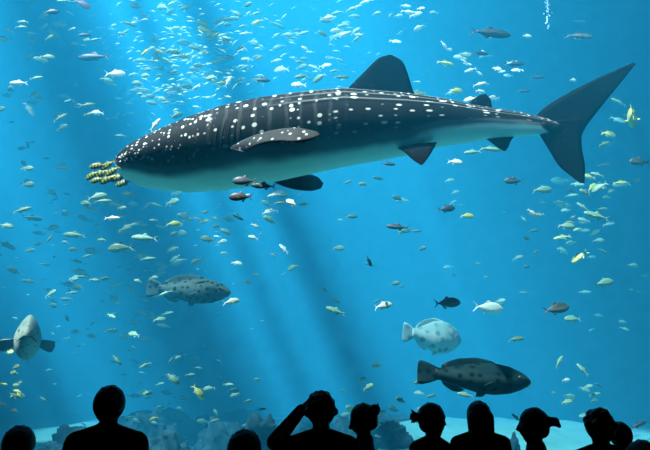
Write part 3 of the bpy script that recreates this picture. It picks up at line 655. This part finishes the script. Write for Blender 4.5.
def fuse(name, bm, vox, m, parent, extra=None, smooth=4):
    """one continuous skin over overlapping volumes"""
    me = bpy.data.meshes.new(name + '_raw'); bm.to_mesh(me); bm.free(); t = bpy.data.objects.new('t', me); C.objects.link(t)
    a = t.modifiers.new('r', 'REMESH'); a.mode = 'VOXEL'; a.voxel_size = vox
    b = t.modifiers.new('s', 'SMOOTH'); b.factor = .5; b.iterations = smooth
    dg = bpy.context.evaluated_depsgraph_get(); dg.update()
    out = bpy.data.meshes.new_from_object(t.evaluated_get(dg)); bpy.data.objects.remove(t); bpy.data.meshes.remove(me); out.name = name
    if extra:
        b2 = bmesh.new(); b2.from_mesh(out); extra(b2); b2.to_mesh(out); b2.free()
    out.materials.clear(); out.materials.append(m); out.shade_smooth(); return link(name, out, parent)
def hand(bm, w_, d, side_, up, k=1.0):
    """palm and five bent fingers from wrist w_ along d; up is the direction the back of the hand faces, side_ the thumb side"""
    d, side_, up = d.normalized(), side_.normalized(), up.normalized()
    cap(bm, w_ - d * .03 * k, w_ + d * .02 * k, .026 * k, .028 * k, u=10, v=8)
    for j in (-1.2, -.4, .4, 1.2): cap(bm, w_ + d * .02 * k + side_ * j * .012 * k, w_ + d * .085 * k + side_ * j * .019 * k, .016 * k, .012 * k, u=10, v=8)
    for j, ln in ((-1.25, .060), (-.42, .078), (.42, .086), (1.25, .076)):
        a = w_ + d * .085 * k + side_ * j * .019 * k; dd = (d + side_ * j * .06 - up * .25).normalized()
        b = a + dd * ln * .45 * k; e_ = b + (dd - up * .35).normalized() * ln * .32 * k; f_ = e_ + (dd - up * .75).normalized() * ln * .26 * k
        cap(bm, a, b, .0095 * k, .0088 * k, u=8, v=6); cap(bm, b, e_, .0088 * k, .008 * k, u=8, v=6); cap(bm, e_, f_, .008 * k, .0065 * k, u=8, v=6)
    a = w_ + d * .02 * k + side_ * .024 * k; b = a + (d * .6 + side_ * .8).normalized() * .042 * k; e_ = b + (d + side_ * .3 - up * .2).normalized() * .034 * k
    cap(bm, a, b, .014 * k, .011 * k, u=8, v=6); cap(bm, b, e_, .011 * k, .008 * k, u=8, v=6)
def person(px, top, Y, hair, label, yaw=0, hk=1.0, shk=1.0, cloth=0, nod=0.0, arm=None, lean=0.0, jacket=False):
    """stands on the floor with the crown of the head at px, top; faces the tank unless turned by yaw"""
    cr = at(px, top, Y); H = cr.z; s = H / 1.75
    r_ = bpy.data.objects.new('person', None); C.objects.link(r_); r_.location = (cr.x, Y, 0); r_.rotation_euler = (0, 0, math.radians(yaw))
    r_['label'] = label; r_['category'] = 'person'; r_['group'] = 'visitors watching the tank'
    hr = 1.0 * s * hk
    hc = Vector((0, .015 * s, H - .118 * hr)) ; nb_ = Vector((0, 0, 1.48 * s))
    inv = Matrix.Rotation(math.radians(-yaw), 3, 'Z')
    loc = lambda p: inv @ (p - Vector((cr.x, Y, 0)))
    sh = .175 * s * shk; SHZ = 1.435 * s
    arms = {}
    for sg in (-1, 1):
        S_ = Vector((sg * sh, 0, SHZ)); E_ = Vector((sg * (sh + .05 * s), -.02 * s, 1.12 * s)); W_ = Vector((sg * (sh + .03 * s), .08 * s, .88 * s))
        arms[sg] = (S_, E_, W_)
    if arm:
        sg, e_, w_ = arm; arms[sg] = (Vector((sg * sh, 0, SHZ)), loc(at(*e_)), loc(at(*w_)))
    def torso(bm, g):
        for a, b, r0 in ((-.07, .94, .115), (-.06, 1.08, .108), (-.08, 1.2, .11), (-.095, 1.33, .105)):
            cap(bm, (a * s * shk, 0, b * s), (-a * s * shk, 0, b * s), (r0 + g) * s)
        for q in (-1, 1):
            cap(bm, (q * .05 * s, 0, .94 * s), (q * .085 * s * shk, 0, 1.30 * s), (.105 + g) * s)
            cap(bm, (0, 0, 1.49 * s), (q * sh, 0, SHZ + .005 * s), (.055 + g) * s, (.052 + g) * s)
            cap(bm, (q * .09 * s, 0, 1.31 * s), (q * sh * .95, 0, SHZ - .02 * s), (.09 + g) * s, (.058 + g) * s)
    def armv(bm, g, full):
        for q in (-1, 1):
            a, b, c = arms[q]; cap(bm, a, b, (.052 + g) * s, (.041 + g) * s)
            if full: cap(bm, b, c, (.041 + g) * s, (.026 + g) * s)
    def legs(bm, g, z0):
        for q in (-1, 1):
            hp, kn, an = Vector((q * .09 * s, 0, .90 * s)), Vector((q * .10 * s, .01 * s, .49 * s)), Vector((q * .10 * s, -.02 * s, z0 * s))
            cap(bm, hp, kn, (.088 + g) * s, (.056 + g) * s); cap(bm, kn, an, (.056 + g) * s, (.038 + g) * s)
    # body
    bm = bmesh.new(); torso(bm, 0); armv(bm, 0, True); legs(bm, 0, .08)
    for q in (-1, 1): cap(bm, (q * .10 * s, -.04 * s, .045 * s), (q * .11 * s, .15 * s, .035 * s), .038 * s, .03 * s)
    cap(bm, nb_ - Vector((0, 0, .05 * s)), hc + Vector((0, -.01, -.05)) * hr, .058 * s, .052 * hr)
    Rn = Matrix.Rotation(-nod, 3, 'X'); hp_ = lambda x, y, z: hc + Rn @ (Vector((x, y, z)) * hr)
    cap(bm, hp_(0, -.012, .018), hp_(0, -.008, .022), .095 * hr, sc=(.84, 1.0, 1.0))
    cap(bm, hp_(0, .012, -.015), hp_(0, .03, -.075), .068 * hr, .038 * hr, sc=(.95, 1, 1))
    cap(bm, hp_(0, .088, .010), hp_(0, .106, -.022), .010 * hr, .015 * hr)                     # nose
    cap(bm, hp_(-.016, .077, -.050), hp_(.016, .077, -.050), .011 * hr)                        # lips
    cap(bm, hp_(-.035, .070, .030), hp_(.035, .070, .030), .017 * hr)                          # brow
    for q in (-1, 1):
        cap(bm, hp_(q * .030, .072, .012), hp_(q * .030, .073, .012), .012 * hr)              # eyes
        cap(bm, hp_(q * .082, -.005, .018), hp_(q * .080, -.008, -.015), .017 * hr, .011 * hr, sc=(.5, 1, 1))  # ears
    def hands(b2):
        for q in (-1, 1):
            a, b, c = arms[q]; d = c - b
            if arm and q == arm[0]: hand(b2, c, Vector((-q * .8, .1, .55)), Vector((0, -.3, -1)) , Vector((0, 1, .3)), s)
            else: hand(b2, c, d, Vector((0, 1, 0)), Vector((q, 0, 0)), s)
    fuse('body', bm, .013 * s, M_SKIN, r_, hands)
    # clothes
    m_ = M_CLOTH[cloth]; bm = bmesh.new(); torso(bm, .014); armv(bm, .013 if not jacket else .020, True)
    if jacket: cap(bm, nb_ + Vector((0, -.005, -.03 * s)), nb_ + Vector((0, 0, .03 * s)), .075 * s, .066 * s)
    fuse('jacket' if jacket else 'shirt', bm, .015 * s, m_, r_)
    bm = bmesh.new(); legs(bm, .018, .10)
    for q in (-1, 1): cap(bm, (q * .07 * s, 0, .93 * s), (q * .06 * s, 0, .93 * s), .128 * s)
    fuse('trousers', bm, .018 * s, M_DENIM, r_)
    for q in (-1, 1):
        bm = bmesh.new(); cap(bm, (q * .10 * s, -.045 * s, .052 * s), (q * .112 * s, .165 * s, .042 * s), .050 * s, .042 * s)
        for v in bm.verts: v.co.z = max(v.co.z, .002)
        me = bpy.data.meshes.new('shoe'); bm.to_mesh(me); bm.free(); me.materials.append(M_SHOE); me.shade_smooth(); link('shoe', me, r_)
    # hair
    bm = bmesh.new(); rh = random.Random(int(px))
    cap(bm, hp_(0, -.022, .024), hp_(0, -.018, .026), .103 * hr, sc=(.87, 1.0, 1.0))
    cap(bm, hp_(0, -.055, -.02), hp_(0, -.05, .02), .062 * hr, .07 * hr)
    for i in range(26):
        a, b = rh.uniform(0, 2 * math.pi), rh.uniform(.15, 1.2)
        d = Vector((math.cos(a) * math.sin(b) * .85, math.sin(a) * math.sin(b), math.cos(b)))
        if d.y > .55: continue
        p = Vector((0, -.02, .025)) + d * .092; cap(bm, hp_(*p), hp_(*(p + d * .012)), .013 * hr, .007 * hr, u=8, v=6)
    if hair == 'bun':
        cap(bm, hp_(0, -.108, .050), hp_(0, -.115, .058), .042 * hr)
        for i in range(7): cap(bm, hp_(0, -.11, .05), hp_(rh.uniform(-.04, .04), -.145 + rh.uniform(-.02, .02), .06 + rh.uniform(-.035, .05)), .015 * hr, .006 * hr, u=8, v=6)
    if hair == 'ponytail':
        cap(bm, hp_(0, -.10, .035), hp_(0, -.125, .035), .024 * hr, .022 * hr); cap(bm, hp_(0, -.125, .035), hp_(0, -.155, .035), .034 * hr, .032 * hr); cap(bm, hp_(0, -.155, .035), hp_(0, -.182, .005), .032 * hr, .014 * hr)
    if hair == 'spiky':
        cap(bm, hp_(0, -.10, .03), hp_(0, -.135, .03), .034 * hr, .034 * hr)
        for i in range(16): cap(bm, hp_(0, -.125, .03), hp_(rh.uniform(-.03, .03), -.175 + rh.uniform(-.02, .015), .03 + rh.uniform(-.055, .06)), .018 * hr, .006 * hr, u=8, v=6)
    if hair == 'long':
        cap(bm, hp_(-.03, -.06, .0), hp_(-.045, -.075, -.19), .07 * hr, .045 * hr); cap(bm, hp_(.03, -.06, .0), hp_(.045, -.075, -.19), .07 * hr, .045 * hr)
        cap(bm, hp_(0, -.06, .0), hp_(0, -.08, -.20), .075 * hr, .05 * hr)
    if hair == 'curly':
        for i in range(30):
            a, b = rh.uniform(0, 2 * math.pi), rh.uniform(.1, 1.9)
            d = Vector((math.cos(a) * math.sin(b) * .9, math.sin(a) * math.sin(b), math.cos(b)))
            if d.y > .5: continue
            p = Vector((0, -.025, .02)) + d * .095; cap(bm, hp_(*p), hp_(*p), .024 * hr, u=8, v=6)
    fuse('hair', bm, .0065 * s, M_HAIR, r_, smooth=3)
    return r_
person(21, 427, 3.75, 'short', 'child with short dark hair at the edge, only the head in view', hk=1.12)
person(111, 387, 3.75, 'short', 'short-haired man in a dark jacket seen from behind, tallest of the crowd', cloth=1, jacket=True, hk=1.0, shk=.97)
person(245, 431, 3.5, 'short', 'child whose rounded head barely rises beside the raised elbow', hk=1.18)
person(321, 393, 3.85, 'curly', 'man raising a bent arm to shade his eyes with his hand', hk=1.0, arm=(-1, (275, 442, 3.95), (301, 410, 4.05)), shk=.95)
person(364, 405, 4.55, 'bun', 'woman in profile with a small bun, head bowed', yaw=84, nod=.25, hk=1.0, cloth=2)
person(431, 404, 4.15, 'spiky', 'woman with a short tufted ponytail sticking out sideways under the pale grouper', yaw=-62, hk=.95, shk=.95)
person(478, 402, 4.7, 'long', 'woman with straight long hair falling to her shoulders', hk=1.04, shk=.96)
person(533, 409, 4.15, 'ponytail', 'woman whose ponytail flicks out level behind her head', yaw=68, hk=.98, shk=.95, cloth=2)
person(598, 410, 3.9, 'curly', 'person with full curly hair standing close before another head', hk=1.02, cloth=1, shk=.9)
person(619, 423, 4.6, 'short', 'person half hidden behind the one with full curly hair', hk=1.0)
person(641, 442, 3.3, 'short', 'child at the bottom corner of whom only the crown shows', hk=1.1)
